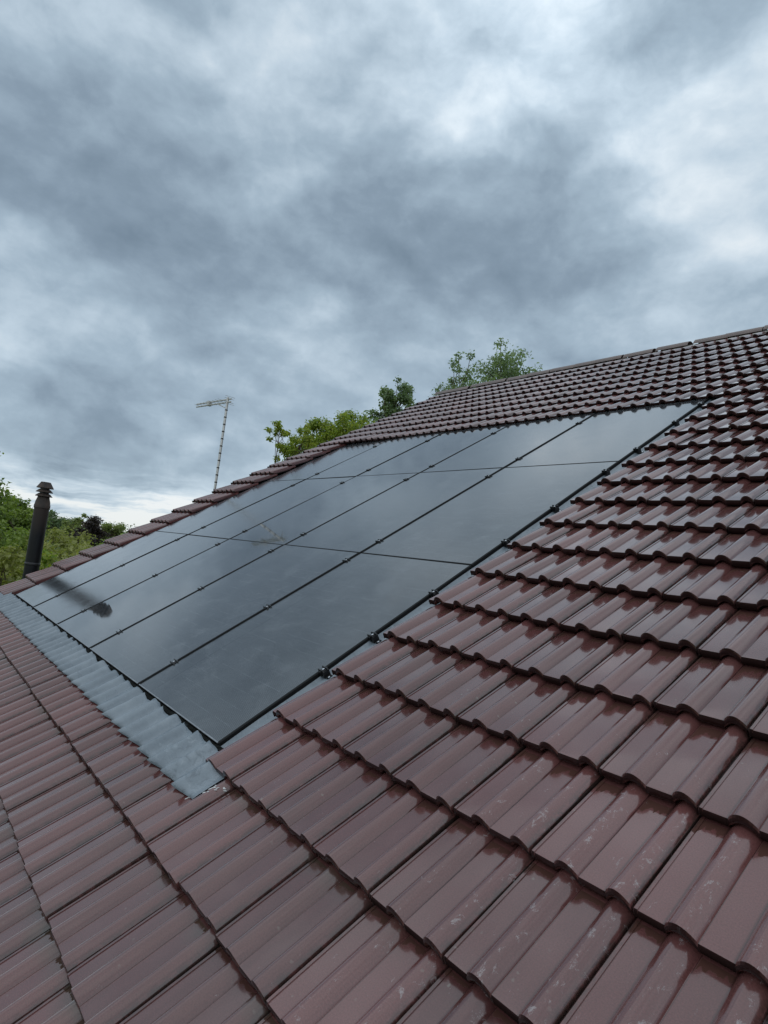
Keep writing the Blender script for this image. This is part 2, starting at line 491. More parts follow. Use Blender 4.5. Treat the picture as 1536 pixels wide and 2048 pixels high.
M_GLASS = [make_glass('panel_glass_dull', 0.14, 1.0), make_glass('panel_glass_soft', 0.10, 2.0), make_glass('panel_glass_clear', 0.028, 3.0)]
M_FRAME = simple('black_anodised', (0.010, 0.0105, 0.011), 0.55, 0.0, 0.18, 0.1, 30)
M_LIP_GLINT = simple('lip_glint_alloy', (0.30, 0.31, 0.32), 0.35, 0.8, 0.5, 0.3, 18)  # pale metal for the added strip that imitates a lip glint
M_CLAMP = simple('black_clamp', (0.010, 0.010, 0.011), 0.38, 0.0, 0.5, 0.2, 40)
M_BOLT = simple('zinc_bolt', (0.62, 0.64, 0.66), 0.25, 1.0, 0.5, 0.1, 60)
M_TRAY = simple('black_tray_plastic', (0.010, 0.011, 0.012), 0.5, 0, 0.4, 0.2, 20)
M_FOAM = simple('black_foam', (0.008, 0.009, 0.008), 0.95, 0, 0.15, 0.5, 60, 0.6)
M_DECK = simple('dark_underlay', (0.012, 0.011, 0.010), 0.9, 0, 0.2, 0.3, 10)
M_WOOD = simple('brown_bargeboard', (0.075, 0.045, 0.035), 0.5, 0, 0.4, 0.2, 6)
M_BRICK = simple('buff_brick', (0.30, 0.19, 0.13), 0.85, 0, 0.3, 0.25, 12, 0.3)
M_RIDGE = simple('weathered_ridge', (0.165, 0.125, 0.112), 0.55, 0, 0.5, 0.30, 5, 0.35)
M_MORTAR = simple('ridge_mortar', (0.36, 0.34, 0.31), 0.9, 0, 0.3, 0.25, 20, 0.5)
M_FLUE = simple('black_flue_paint', (0.0105, 0.0115, 0.0130), 0.42, 0, 0.5, 0.35, 9)
M_ALU = simple('aged_aluminium', (0.52, 0.51, 0.48), 0.42, 0.85, 0.5, 0.2, 30)
M_TAPE = simple('black_tape', (0.02, 0.02, 0.02), 0.6, 0, 0.4, 0.1, 30)
M_PLASTIC = simple('pale_grey_plastic', (0.50, 0.50, 0.47), 0.5, 0, 0.5, 0.12, 30)


def make_rust():
    mt, g, bs, out = material('rusting_flue_steel')
    co = g.n('ShaderNodeTexCoord').outputs['Object']
    nz = g.noise(g.v('MULTIPLY', co, (9, 9, 3)), 1.0, 6, 0.65)
    c = g.ramp(nz, [(0.3, (0.020, 0.018, 0.017)), (0.55, (0.060, 0.042, 0.032)), (0.8, (0.115, 0.068, 0.042))])
    g.link(c, bs.inputs['Base Color'])
    bs.inputs['Roughness'].default_value = 0.65
    bs.inputs['Specular IOR Level'].default_value = 0.35
    return mt


M_RUST = make_rust()


def make_flue_steel():
    """black paint that has gone brown towards the hot end"""
    mt, g, bs, out = material('flue_paint_browned')
    co = g.n('ShaderNodeTexCoord').outputs['Object']
    x, y, z = g.sep(co)
    nz = g.noise(g.v('MULTIPLY', co, (8, 8, 4)), 1.0, 6, 0.6)
    k = g.m('ADD', g.mr(z, 4.10, 4.62, 0.0, 1.0), g.m('MULTIPLY_ADD', nz, 0.7, -0.35), clamp=True)
    c = g.mix(k, (0.0065, 0.0075, 0.0090), (0.050, 0.036, 0.029))
    bs.inputs['Specular IOR Level'].default_value = 0.25
    g.link(c, bs.inputs['Base Color'])
    g.link(g.mr(k, 0, 1, 0.40, 0.65), bs.inputs['Roughness'])
    return mt


M_FLUEP = make_flue_steel()


def make_lead():
    mt, g, bs, out = material('grey_lead_flashing')
    u, v, n = roof_uv(g)
    uv = g.comb(u, v, n)
    nz = g.noise(uv, 5.5, 6, 0.6)
    blot = g.noise(uv, 26, 6, 0.68, 0.8)
    c = g.ramp(nz, [(0.3, (0.135, 0.168, 0.195)), (0.55, (0.185, 0.222, 0.252)), (0.8, (0.255, 0.292, 0.320))])
    near = g.mr(u, -0.7, 0.1, 0.1, 1.0)
    bl = g.m('MULTIPLY', g.mr(blot, 0.52, 0.66, 0.0, 0.65), near)
    c = g.mix(bl, c, (0.095, 0.118, 0.138))
    bl2 = g.m('MULTIPLY', g.mr(blot, 0.42, 0.32, 0.0, 0.55), near)
    c = g.mix(bl2, c, (0.33, 0.375, 0.405))
    g.link(c, bs.inputs['Base Color'])
    g.link(g.mr(nz, 0.3, 0.75, 0.20, 0.38), bs.inputs['Roughness'])
    bs.inputs['Specular IOR Level'].default_value = 0.6
    hb = g.m('ADD', g.noise(uv, 30, 4, 0.55), g.m('MULTIPLY', g.noise(uv, 160, 3, 0.5), 0.25))
    g.link(bump(g, hb, 0.45, 0.006), bs.inputs['Normal'])
    return mt


M_LEAD = make_lead()


def leaf_material(name, dark, light, extra=None):
    mt = bpy.data.materials.new(name)
    mt.use_nodes = True
    t = mt.node_tree
    t.nodes.clear()
    g = NG(t)
    geo = g.n('ShaderNodeNewGeometry')
    r = geo.outputs['Random Per Island']
    nz = g.noise(geo.outputs['Position'], 1.1, 3, 0.5)
    k = g.m('ADD', g.m('MULTIPLY', r, 0.6), g.m('MULTIPLY', g.mr(nz, 0.3, 0.7), 0.4))
    c = g.ramp(k, [(0.0, dark), (0.55, tuple(0.5 * (a + b) for a, b in zip(dark, light))), (1.0, light)])
    d = g.n('ShaderNodeBsdfPrincipled')
    g.link(c, d.inputs['Base Color'])
    d.inputs['Roughness'].default_value = 0.42
    d.inputs['Specular IOR Level'].default_value = 0.4
    tr = g.n('ShaderNodeBsdfTranslucent')
    g.link(g.mix(1.0, c, (1.25, 1.35, 0.7), 'MULTIPLY'), tr.inputs[0])
    mx = g.n('ShaderNodeMixShader')
    mx.inputs[0].default_value = 0.46
    g.link(d.outputs[0], mx.inputs[1])
    g.link(tr.outputs[0], mx.inputs[2])
    g.link(mx.outputs[0], g.n('ShaderNodeOutputMaterial').inputs[0])
    return mt


L_BRIGHT = leaf_material('leaf_bright_green', (0.1454, 0.2615, 0.0314), (0.4200, 0.4200, 0.0825))
L_GREY = leaf_material('leaf_grey_green', (0.0946, 0.1545, 0.0727), (0.3159, 0.4000, 0.2220))
L_OAK = leaf_material('leaf_mid_green', (0.0931, 0.1503, 0.0328), (0.3107, 0.3886, 0.0890))
L_OLIVE = leaf_material('leaf_olive_green', (0.1844, 0.2087, 0.0457), (0.4000, 0.4000, 0.1522))
L_PURPLE = leaf_material('leaf_copper_purple', (0.0227, 0.0198, 0.0201), (0.0778, 0.0560, 0.0528))
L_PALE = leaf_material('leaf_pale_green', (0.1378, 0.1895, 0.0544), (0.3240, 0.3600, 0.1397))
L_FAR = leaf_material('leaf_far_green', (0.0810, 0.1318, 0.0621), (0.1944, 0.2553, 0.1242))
M_BARK = simple('bark', (0.11, 0.085, 0.06), 0.9, 0, 0.2, 0.35, 14, 0.5)


def make_grass():
    mt, g, bs, out = material('meadow_grass')
    pos = g.n('ShaderNodeNewGeometry').outputs['Position']
    a = g.noise(pos, 0.05, 6, 0.6)
    b = g.noise(pos, 3.0, 5, 0.7)
    c = g.ramp(a, [(0.3, (0.050, 0.085, 0.020)), (0.6, (0.085, 0.120, 0.032)), (0.8, (0.120, 0.140, 0.050))])
    c = g.mix(1.0, c, g.ramp(b, [(0.25, 0.7), (0.75, 1.25)]), 'MULTIPLY')
    g.link(c, bs.inputs['Base Color'])
    bs.inputs['Roughness'].default_value = 0.9
    bs.inputs['Specular IOR Level'].default_value = 0.2
    return mt


M_GRASS = make_grass()

# ------------------------------------------------------------------ ground
gm = MB()
gv = [(-2600, -2600, 0), (2600, -2600, 0), (2600, 2600, 0), (-2600, 2600, 0)]
gm.add(gv, [(0, 1, 2, 3)])
tag(gm.build('ground', M_GRASS), kind='structure')

# ------------------------------------------------------------------ house
HU0, HU1 = VERGE_U + 0.10, 5.2
EAVE_V = V_NOSE - 5 * GAUGE - 0.05
cP, sP = math.cos(PITCH), math.sin(PITCH)


def r2w(u, v, n):
    return (u, v * cP - n * sP, Z0 + v * sP + n * cP)


house = empty('house', (0, 0, 0))
tag(house, 'house with wet brown tiled pitched roof under the solar panels', 'house')
roof = empty('roof', (0, 0, Z0), (PITCH, 0, 0))
roof.parent = house

# walls and gables
eave = r2w(0, EAVE_V + 0.45, -0.12)
ridge = r2w(0, RIDGE_V, -0.12)
yb = 2 * ridge[1] - eave[1]
wl = MB()
x0, x1 = HU0 + 0.06, HU1 - 0.1
for xa, xb in ((x0, x0 + 0.25), (x1 - 0.25, x1)):
    wl.add([(xa, eave[1], 0), (xa, yb, 0), (xa, yb, eave[2]), (xa, ridge[1], ridge[2] - 0.1), (xa, eave[1], eave[2]),
            (xb, eave[1], 0), (xb, yb, 0), (xb, yb, eave[2]), (xb, ridge[1], ridge[2] - 0.1), (xb, eave[1], eave[2])],
           [(4, 3, 2, 1, 0), (5, 6, 7, 8, 9), (0, 1, 6, 5), (1, 2, 7, 6), (2, 3, 8, 7), (3, 4, 9, 8), (4, 0, 5, 9)])
wl.box(x0 + 0.25, x1 - 0.25, eave[1], eave[1] + 0.25, 0, eave[2])
wl.box(x0 + 0.25, x1 - 0.25, yb - 0.25, yb, 0, eave[2])
wl.build('wall', M_BRICK, house)

# dark underlay on the rafters, below tiles and panels
dk = MB()
dk.box(HU0, HU1 - 0.06, EAVE_V + 0.1, RIDGE_V - 0.02, -0.10, -0.058)
dk.build('underlay', M_DECK, roof)
bb = MB()
bb.box(HU0 - 0.03, HU0 - 0.004, EAVE_V + 0.05, RIDGE_V, -0.24, -0.045)
bb.build('bargeboard', M_WOOD, roof)

# rear slope, out of sight behind the ridge
rw_ = MB()
ry, rz = r2w(0, RIDGE_V, 0)[1:]
N = 26
for k in range(N):
    a0, a1 = k * GAUGE, (k + 1) * GAUGE + 0.06
    y0, z0 = ry + a0 * cP, rz - a0 * sP - 0.02
    y1, z1 = ry + a1 * cP, rz - a1 * sP + 0.01
    rw_.add([(HU0 - 0.1, y0, z0), (HU1, y0, z0), (HU1, y1, z1), (HU0 - 0.1, y1, z1),
             (HU0 - 0.1, y1, z1 - 0.03), (HU1, y1, z1 - 0.03)], [(0, 1, 2, 3), (3, 2, 5, 4)])
rw_.build('rear_roof_slope', M_RIDGE, house)

# ------------------------------------------------------------------ roof tiles
THICK = 0.031
STEP = 0.040
ROLL_H = 0.0255


def tile_height(x):
    """top surface of a tile across its width, pan at 0"""
    for a, b in ((0.0735, 0.1470), (0.2210, 0.2870)):
        if a <= x <= b:
            t = (x - a) / (b - a)
            return ROLL_H * max(0.0, math.sin(PI * t ** 0.88)) ** 0.78
    if 0.003 <= x <= 0.0115:
        return 0.0026
    return 0.0


XS = [0.0, 0.003, 0.0032, 0.0113, 0.0120, 0.040, 0.0700, 0.0735, 0.0755, 0.0800, 0.0870, 0.0960, 0.1060, 0.1160, 0.1260, 0.1350, 0.1415, 0.1450, 0.1470,
      0.1520, 0.1850, 0.2175, 0.2210, 0.2228, 0.2270, 0.2335, 0.2420, 0.2510, 0.2600, 0.2690, 0.2775, 0.2830, 0.2858, 0.2868]


def tile_geom(xa=None, xb=None, rough_cut=False):
    """vertices (numpy) and faces of one tile; xa / xb cut it short"""
    prof = []
    lo = XS[0] if xa is None else xa
    hi = XS[-1] if xb is None else xb
    xs = [x for x in XS if lo < x < hi]
    xs = [lo] + xs + [hi]
    if xa is None:
        prof += [(-0.0125, -THICK), (-0.0125, -0.0150), (lo, -0.0150)]
    else:
        prof += [(lo, tile_height(lo) - THICK)]
    for x in xs:
        prof.append((x, tile_height(x)))
    if xb is None:
        prof += [(hi + 0.0004, -0.012), (hi - 0.004, -THICK)]
    else:
        prof += [(hi, tile_height(hi) - THICK)]
    under = []
    for x, z in prof:
        under.append(min(z, tile_height(max(0.0, min(x, 0.287))) - THICK))
    rings = [('b', 0.30), ('b', 0.006), ('m', 0.0), ('n', 0.0004), ('t', 0.0042), ('t', 0.012), ('t', 0.20), ('t', 0.392)]
    vs = []
    for kind, y in rings:
        base = -STEP / GAUGE * y
        for ip, ((x, z), zu) in enumerate(zip(prof, under)):
            if kind == 'b':
                zz_ = zu
            elif kind == 'm':
                zz_ = zu + 0.30 * (z - zu)
            elif kind == 'n':
                zz_ = zu + 0.74 * (z - zu)
            else:
                zz_ = z
            if kind == 't' and y < 0.005:
                zz_ = z - 0.0008 * (1 if z > zu + 0.004 else 0)
            yy = y + 0.03 if (xa is None and ip < 2 and y < 0.1) else y
            vs.append((x, yy, zz_ + base))
    m_ = len(prof)
    fs = []
    for r in range(len(rings) - 1):
        for i in range(m_ - 1):
            fs.append((r * m_ + i, r * m_ + i + 1, (r + 1) * m_ + i + 1, (r + 1) * m_ + i))
    return np.array(vs), fs


random.seed(11)
_geom = {}
_mesh = {}


def get_geom(key):
    if key not in _geom:
        _geom[key] = tile_geom(*key)
    return _geom[key]


def get_mesh(key):
    if key not in _mesh:
        vs, fs = get_geom(key)
        me = mesh_from('roof_tile', vs, fs, 38)
        me.materials.append(M_TILE)
        _mesh[key] = me
    return _mesh[key]


def bulge(u, v):
    """the old rafters stand proud towards the left-hand verge"""
    a = 0.050 * math.exp(-((v - 3.8) / 1.5) ** 2)
    t = min(1.0, max(0.0, (-4.6 - u) / 1.1))
    return a * t * t * (3 - 2 * t)


places = []        # (u, v, n, tilt_x, tilt_y, tilt_z, key)
K_LOW, K_TOP = -5, 23
for k in range(K_LOW, K_TOP + 1):
    v = V_NOSE + k * GAUGE
    for c in range(-24, 17):
        ur = U_EDGE + COVER * c          # left-hand edge of this tile
        ul = ur
        key = (None, None)
        if 0 <= k <= 14:
            jl = random.choice((-0.004, 0.0, 0.004))
            if CUT_L - 0.01 < ul + COVER and ul < CUT_R:
                if ul < CUT_L - 0.03:
                    key = (None, round(CUT_L - ul + jl, 3))
                    if key[1] < 0.03:
                        continue
                elif ul + COVER > CUT_R + 0.03:
                    key = (round(CUT_R - ul + jl, 3), None)
                else:
                    continue
        if c == -24:
            key = (0.150, None)
        j = random.gauss
        nn = 0.026 + j(0, 0.0012) + bulge(ul, v)
        if c < -18 and 0 <= k <= 14:
            nn -= 0.012
        places.append((ul, v + j(0, 0.0028), nn, j(0, 0.0045), j(0, 0.0060), j(0, 0.0036), key))


def tile_matrix(p):
    from mathutils import Euler
    return Matrix.Translation((p[0], p[1], p[2])) @ Euler((p[3], p[4], p[5])).to_matrix().to_4x4()


def screen(u, v, n):
    w = np.array(r2w(u, v, n)) - CAMP
    c = CAMR.T @ w
    d = -c[2]
    if d < 0.05:
        return None
    fx = 29.041 / 36.0
    return 0.5 + fx * c[0] / d, 0.5 + fx * c[1] / d * 0.75, d


scored = []
for i, p in enumerate(places):
    inside = 0
    area = 0
    pts = []
    for du, dv in ((0.02, 0.01), (0.27, 0.01), (0.27, 0.33), (0.02, 0.33), (0.15, 0.17)):
        s = screen(p[0] + du, p[1] + dv, p[2])
        if s is None:
            continue
        pts.append(s)
        if -0.005 < s[0] < 1.005 and -0.005 < s[1] < 1.005:
            inside += 1
    if inside and len(pts) >= 4:
        q = pts[:4]
        area = abs(sum(q[a][0] * q[(a + 1) % 4][1] - q[(a + 1) % 4][0] * q[a][1] for a in range(4))) * 0.5 * inside / 5.0
    scored.append((area, i))
scored.sort(reverse=True)
single = set(i for a, i in scored[:300] if a > 0)
fieldv, fieldf, nb = [], [], 0
for i, p in enumerate(places):
    mtx = tile_matrix(p)
    if i in single:
        o = bpy.data.objects.new('roof_tile', get_mesh(p[6]))
        COL.objects.link(o)
        o.parent = roof
        o.location = p[:3]
        o.rotation_euler = p[3:6]
    else:
        vs, fs = get_geom(p[6])
        R3 = np.array(mtx.to_3x3())
        fieldv.append(vs @ R3.T + np.array(p[:3]))
        fieldf += [tuple(x + nb for x in f) for f in fs]
        nb += len(vs)
fme = mesh_from('roof_tile_field', np.concatenate(fieldv), fieldf, 38)
fo = link_obj('roof_tile_field', fme, M_TILE, roof)
fo['kind'] = 'stuff'
fo['label'] = 'far courses of wet brown roof tiles running up to the ridge'

# ridge tiles: half-round, bedded on mortar
RL = 0.452
up = Vector((0, sP, cP))
fw = Vector((0, cP, -sP))
ax = Vector((0, RIDGE_V, -0.045))


def ridge_mesh():
    vs, fs = [], []
    seg = 12
    ring = [(0.0, 0.109), (0.004, 0.113), (0.40, 0.111), (RL + 0.004, 0.108)]
    for x, r in ring:
        for i in range(seg + 1):
            t = -1.35 + 2.70 * i / seg
            p = ax + up * (r * math.cos(t)) + fw * (r * math.sin(t))
            vs.append((x, p.y, p.z))
    for x, r in ((0.0, 0.093),):
        for i in range(seg + 1):
            t = -1.35 + 2.70 * i / seg
            p = ax + up * (r * math.cos(t)) + fw * (r * math.sin(t))
            vs.append((x, p.y, p.z))
    m_ = seg + 1
    for r in range(3):
        for i in range(seg):
            fs.append((r * m_ + i, (r + 1) * m_ + i, (r + 1) * m_ + i + 1, r * m_ + i + 1))
    for i in range(seg):
        fs.append((4 * m_ + i, i, i + 1, 4 * m_ + i + 1))
    return mesh_from('ridge_tile', vs, fs, 50)


rme = ridge_mesh()
rme.materials.append(M_RIDGE)
k = 0
uu = VERGE_U - 0.02
while uu < HU1:
    o = bpy.data.objects.new('ridge_tile', rme)
    COL.objects.link(o)
    o.parent = roof
    o.location = (uu, random.gauss(0, 0.002), random.gauss(0, 0.003))
    o.rotation_euler = (0, random.gauss(0, 0.004), random.gauss(0, 0.003))
    uu += RL + 0.008
mb = MB()
mb.box(VERGE_U + 0.02, HU1, RIDGE_V - 0.135, RIDGE_V - 0.02, -0.045, 0.012)
mb.build('ridge_mortar', M_MORTAR, roof, loc=(0, 0, 0))

# ------------------------------------------------------------------ flashing round the panels


def lead_strip(name, ua, ub, seed):
    """soft metal apron dressed down over the rolls of the course below the panels"""
    rnd = random.Random(seed)
    nu = int((ub - ua) / 0.0098)
    vs, fs = [], []
    rows = 9
    ph = [rnd.uniform(0, 6.28) for _ in range(6)]
    for i in range(nu + 1):
        u = ua + (ub - ua) * i / nu
        x = ((u - U_EDGE) % COVER)
        hgt = 0.8 * tile_height(x) + 0.1 * tile_height((x - 0.012) % COVER) + 0.1 * tile_height((x + 0.012) % COVER)
        hgt *= 1.5
        hgt += 0.0022 * math.sin(u * 118 + 2.2 * math.sin(u * 9 + ph[5]))
        wav = 0.006 * math.sin(u * 17 + ph[0]) + 0.004 * math.sin(u * 41 + ph[1])
        low_ = -0.236 + wav * 0.7 - 0.014 * (hgt / ROLL_H)
        top = -0.030 + 0.007 * math.sin(u * 19 + ph[2]) + 0.004 * math.sin(u * 67 + ph[3]) + rnd.uniform(-0.003, 0.003)
        for r in range(rows):
            t = r / (rows - 1)
            v = low_ + (top - low_) * t
            amp = 1.10 - 0.20 * t
            base = 0.026 - STEP / GAUGE * (v - (V_NOSE - GAUGE))
            zz_ = base + hgt * amp + 0.0070 + 0.0022 * math.sin(u * 53 + v * 70 + ph[4]) * t + 0.012 * t * t
            if r == 0:
                zz_ -= 0.0028
            vs.append((u, v, zz_))
    for i in range(nu):
        for r in range(rows - 1):
            fs.append((i * rows + r, (i + 1) * rows + r, (i + 1) * rows + r + 1, i * rows + r + 1))
    me = mesh_from(name, vs, fs, 60)
    o = link_obj(name, me, M_LEAD, roof)
    md = o.modifiers.new('thickness', 'SOLIDIFY')
    md.thickness = 0.002
    return o


for (ua, ub, sd, dzz) in ((-6.02, -3.42, 1, 0.0), (-3.50, -2.62, 2, 0.003), (-2.70, 0.275, 3, 0.006)):
    o = lead_strip('flashing_apron', ua, ub, sd)
    o.location.z = dzz
    o['label'] = 'grey corrugated metal flashing dressed over the tiles below the panels'

# thin side flashings beside the outer panels
for ua, ub in ((0.004, 0.17), (P_LEFT - 0.12, P_LEFT - 0.004)):
    vs, fs = [], []
    ns = 80
    for i in range(ns + 1):
        v = -0.045 + 5.22 * i / ns
        for j_, (uq, zq) in enumerate(((ua, -0.020), (ua + 0.012, -0.034), (ub - 0.04, -0.031), (ub, -0.028))):
            vs.append((uq, v, zq + 0.002 * math.sin(v * 9 + j_)))
    for i in range(ns):
        for j_ in range(3):
            fs.append((i * 4 + j_, i * 4 + j_ + 1, (i + 1) * 4 + j_ + 1, (i + 1) * 4 + j_))
    link_obj('side_flashing', mesh_from('side_flashing', vs, fs, 60), M_LEAD, roof)

tr = MB()
tr.box(P_LEFT + 0.01, -0.01, 0.0, 5.2, -0.055, -0.042)
tr.build('mounting_tray', M_TRAY, roof)

# ragged black foam seal in the gap below the panels
rf = random.Random(5)
vs, fs = [], []
nf = 520
for i in range(nf + 1):
    u = P_LEFT - 0.03 + (0.09 - P_LEFT) * i / nf
    lo_ = -0.040 + rf.uniform(-0.010, 0.006) + 0.006 * math.sin(u * 23)
    for t, zq in ((0, -0.016), (0.35, -0.004), (0.75, -0.008), (1.0, -0.028)):
        vs.append((u, lo_ + (0.006 - lo_) * t, zq + rf.uniform(-0.004, 0.004)))
for i in range(nf):
    for j_ in range(3):
        fs.append((i * 4 + j_, i * 4 + 4 + j_, i * 4 + 5 + j_, i * 4 + 1 + j_))
link_obj('foam_seal', mesh_from('foam_seal', vs, fs), M_FOAM, roof)

# pale sealant smears at the apron's lower corner
sm = MB()
rs = random.Random(9)
for q in range(26):
    u = 0.245 + rs.uniform(-0.02, 0.095)
    v = -0.205 + 0.8 * (u - 0.25) + rs.gauss(0, 0.016)
    x = (u - U_EDGE) % COVER
    zq = 0.026 - STEP / GAUGE * (v - (V_NOSE - GAUGE)) + tile_height(x) + 0.0012
    l, w_ = rs.uniform(0.006, 0.020), rs.uniform(0.002, 0.005)
    a = rs.uniform(0.2, 1.2)
    ca, sa = math.cos(a), math.sin(a)
    pts = []
    for t in range(7):
        ang = 2 * PI * t / 7
        px, py = l * math.cos(ang) * rs.uniform(0.6, 1), w_ * math.sin(ang) * rs.uniform(0.6, 1)
        pts.append((u + px * ca - py * sa, v + px * sa + py * ca, zq))
    pts.append((u, v, zq + 0.0018))
    sm.add(pts, [(t, (t + 1) % 7, 7) for t in range(7)])
M_SEAL = simple('pale_sealant', (0.55, 0.56, 0.55), 0.45, 0, 0.5, 0.15, 60)
sm.build('sealant_smear', M_SEAL, roof, 60)

# ------------------------------------------------------------------ solar panels


def panel_meshes():
    f = MB()
    w, h, lip, lipy = PW, PH, 0.010, 0.005
    prof = [(0.0, -0.034), (0.0, -0.0030), (0.0040, 0.0014), (lip, 0.0014), (lip, -0.0012)]
    # four mitred sides
    cor = [((0, 0), (1, 1)), ((w, 0), (-1, 1)), ((w, h), (-1, -1)), ((0, h), (1, -1))]
    vs = []
    for (cx, cy), (sx, sy) in cor:
        for d, z in prof:
            vs.append((cx + sx * d, cy + sy * min(d, lipy), z))
    fs = []
    m_ = len(prof)
    for a in range(4):
        b = (a + 1) % 4
        for i in range(m_ - 1):
            fs.append((a * m_ + i, b * m_ + i, b * m_ + i + 1, a * m_ + i + 1))
    f.add(vs, fs)
    fm = mesh_from('frame', f.v, f.f)
    fm.materials.append(M_FRAME)
    gms = []
    for mt in M_GLASS:
        g_ = mesh_from('glass', [(lip - 0.001, lipy - 0.001, 0), (w - lip + 0.001, lipy - 0.001, 0), (w - lip + 0.001, h - lipy + 0.001, 0), (lip - 0.001, h - lipy + 0.001, 0)], [(0, 1, 2, 3)])
        g_.materials.append(mt)
        gms.append(g_)
    return fm, gms


FRAME_ME, GLASS_ME = panel_meshes()
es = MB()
es.box(0.004, PW - 0.004, -0.0012, 0.0050, -0.004, 0.0026)  # added bright strip imitating the sky's glint on the lower frame lip
LIP_GLINT_ME = mesh_from('lip_glint', es.v, es.f)
LIP_GLINT_ME.materials.append(M_LIP_GLINT)


def clamp_mesh(end):
    b = MB()
    # channel in the gap, two raised fins across both frames
    b.box(-0.009, 0.009, -0.030, 0.030, -0.020, 0.0065)
    b.box(-0.022, 0.022, -0.019, 0.019, 0.0020, 0.0055)
    for y in (-0.0195, 0.0135):
        b.add([(-0.034, y, 0.0018), (0.034, y, 0.0018), (0.034, y + 0.006, 0.0018), (-0.034, y + 0.006, 0.0018),
               (-0.031, y, 0.0150), (0.027, y, 0.0125), (0.027, y + 0.006, 0.0125), (-0.031, y + 0.006, 0.0150)],
              [(3, 2, 1, 0), (4, 5, 6, 7), (0, 1, 5, 4), (1, 2, 6, 5), (2, 3, 7, 6), (3, 0, 4, 7)])
    if end:
        b.box(0.012, 0.030, -0.024, 0.024, -0.032, 0.0016)
        b.box(0.030, 0.058, -0.020, 0.020, -0.032, -0.026)
    return mesh_from('clamp', [(x * (0.72 if end else 0.95), y * 0.80, z * 0.85 if z > 0 else z) for x, y, z in b.v], b.f)


CL_MID, CL_END = clamp_mesh(False), clamp_mesh(True)
CL_MID.materials.append(M_CLAMP)
CL_END.materials.append(M_CLAMP)
bo = MB()
bo.lathe([(0.0065, 0.0), (0.0065, 0.005), (0.0035, 0.0062)], seg=10)
BOLT_ME = mesh_from('bolt', bo.v, bo.f)
BOLT_ME.materials.append(M_BOLT)

ORD = ['first', 'second', 'third', 'fourth', 'fifth']
ROWN = ['bottom row above grey flashing', 'middle row', 'top row below the ridge']
rp = random.Random(21)
END_V = [(0, 0.59), (0, 0.92), (0, 1.39), (1, 2.06), (1, 2.60), (1, 3.27), (2, 3.74), (2, 4.40), (2, 4.90)]
MID_V = {0: (0.24, 0.92, 1.60), 1: (0.20, 1.52), 2: (0.20, 1.25)}
for r in range(PROWS):
    for c in range(PCOLS):
        ur = -(PW + PGAP) * c
        ul = ur - PW
        v0 = r * (PH + RGAP)
        pe = empty('solar_panel', r2w(ul, v0, 0.0), (PITCH + rp.gauss(0, 0.0012), rp.gauss(0, 0.0016), 0))
        tag(pe, 'black solar panel, %s column from right, %s' % (ORD[c], ROWN[r]), 'solar panel', 'black solar panels set into the tiled roof')
        fr = link_obj('frame', FRAME_ME, None, pe)
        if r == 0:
            link_obj('lip_glint', LIP_GLINT_ME, None, pe)
        kind = 2 if c == 2 else (0 if c >= 3 else 1)
        link_obj('glass', GLASS_ME[kind], None, pe)
        # clamps on this panel's left-hand edge (and the right-hand edge of the first column)
        vv = MID_V[r]
        if c < PCOLS - 1:
            for q in vv:
                cl = link_obj('clamp', CL_MID, None, pe, (-PGAP / 2, q + rp.gauss(0, 0.012), 0))
                link_obj('bolt', BOLT_ME, None, cl, (0, 0, 0.0055))
        if c == 0:
            for rr, q in END_V:
                if rr == r:
                    cl = link_obj('clamp', CL_END, None, pe, (PW + 0.010, q - v0, 0))
                    link_obj('bolt', BOLT_ME, None, cl, (0.004, 0, 0.0055))
                    link_obj('bolt', BOLT_ME, None, cl, (0.043, -0.006, -0.026))

# ------------------------------------------------------------------ flue pipe by the gable
FX, FY = -6.84, 0.313
fl = empty('flue_pipe', (FX, FY, 0))
tag(fl, 'black metal flue pipe with rusty louvred cowl beyond the roof edge', 'flue')
p = MB()
p.lathe([(0.091, 0.0), (0.092, 4.50)], seg=32)
p.build('pipe', M_FLUEP, fl, 40)
p = MB()
p.lathe([(0.093, 4.49), (0.099, 4.495), (0.099, 4.535), (0.094, 4.545), (0.090, 4.580), (0.074, 4.635), (0.070, 4.66)], seg=32)
p.build('cowl_neck', M_RUST, fl, 40)
p = MB()
p.lathe([(0.092, 3.72), (0.0955, 3.725), (0.0955, 3.755), (0.092, 3.76)], seg=32)
p.build('locking_band', M_FLUE, fl, 40)
p = MB()
p.lathe([(0.058, 4.655), (0.058, 4.83)], seg=20)
p.build('cowl_core', M_FLUE, fl, 40)
for i in range(3):
    zb = 4.652 + i * 0.056
    p = MB()
    top = 0.070 if i < 2 else 0.058
    ht = 0.040 if i < 2 else 0.085
    p.lathe([(0.104, zb), (0.106, zb + 0.005), (top, zb + ht), (top - 0.010, zb + ht), (0.096, zb + 0.001)], seg=32, caps=(i == 2))
    p.build('cowl_louvre', M_RUST, fl, 30)
p = MB()
p.box(0.10, 0.30, -0.02, 0.02, 3.3, 3.34)
p.build('wall_bracket', M_FLUE, fl)

# ------------------------------------------------------------------ television aerial on the gable
AX, AY = -6.85, 2.693
ae = empty('television_aerial', (AX, AY, 3.6))
tag(ae, 'thin aluminium mast carrying a television aerial beyond the roof edge', 'aerial')
MT = 6.64 - 3.6
p = MB()
p.lathe([(0.0195, 0.0), (0.0195, MT + 0.02)], seg=14)
p.build('mast', M_ALU, ae, 40)
for i in range(14):
    z = MT - 0.20 - i * 0.118
    p = MB()
    p.lathe([(0.0225, z), (0.0225, z + 0.018)], seg=12)
    p.build('cable_tape', M_TAPE, ae, 40)
ba = math.radians(189)
bx, by = math.cos(ba), math.sin(ba)
nx, ny = -by, bx
ZB = MT - 0.035


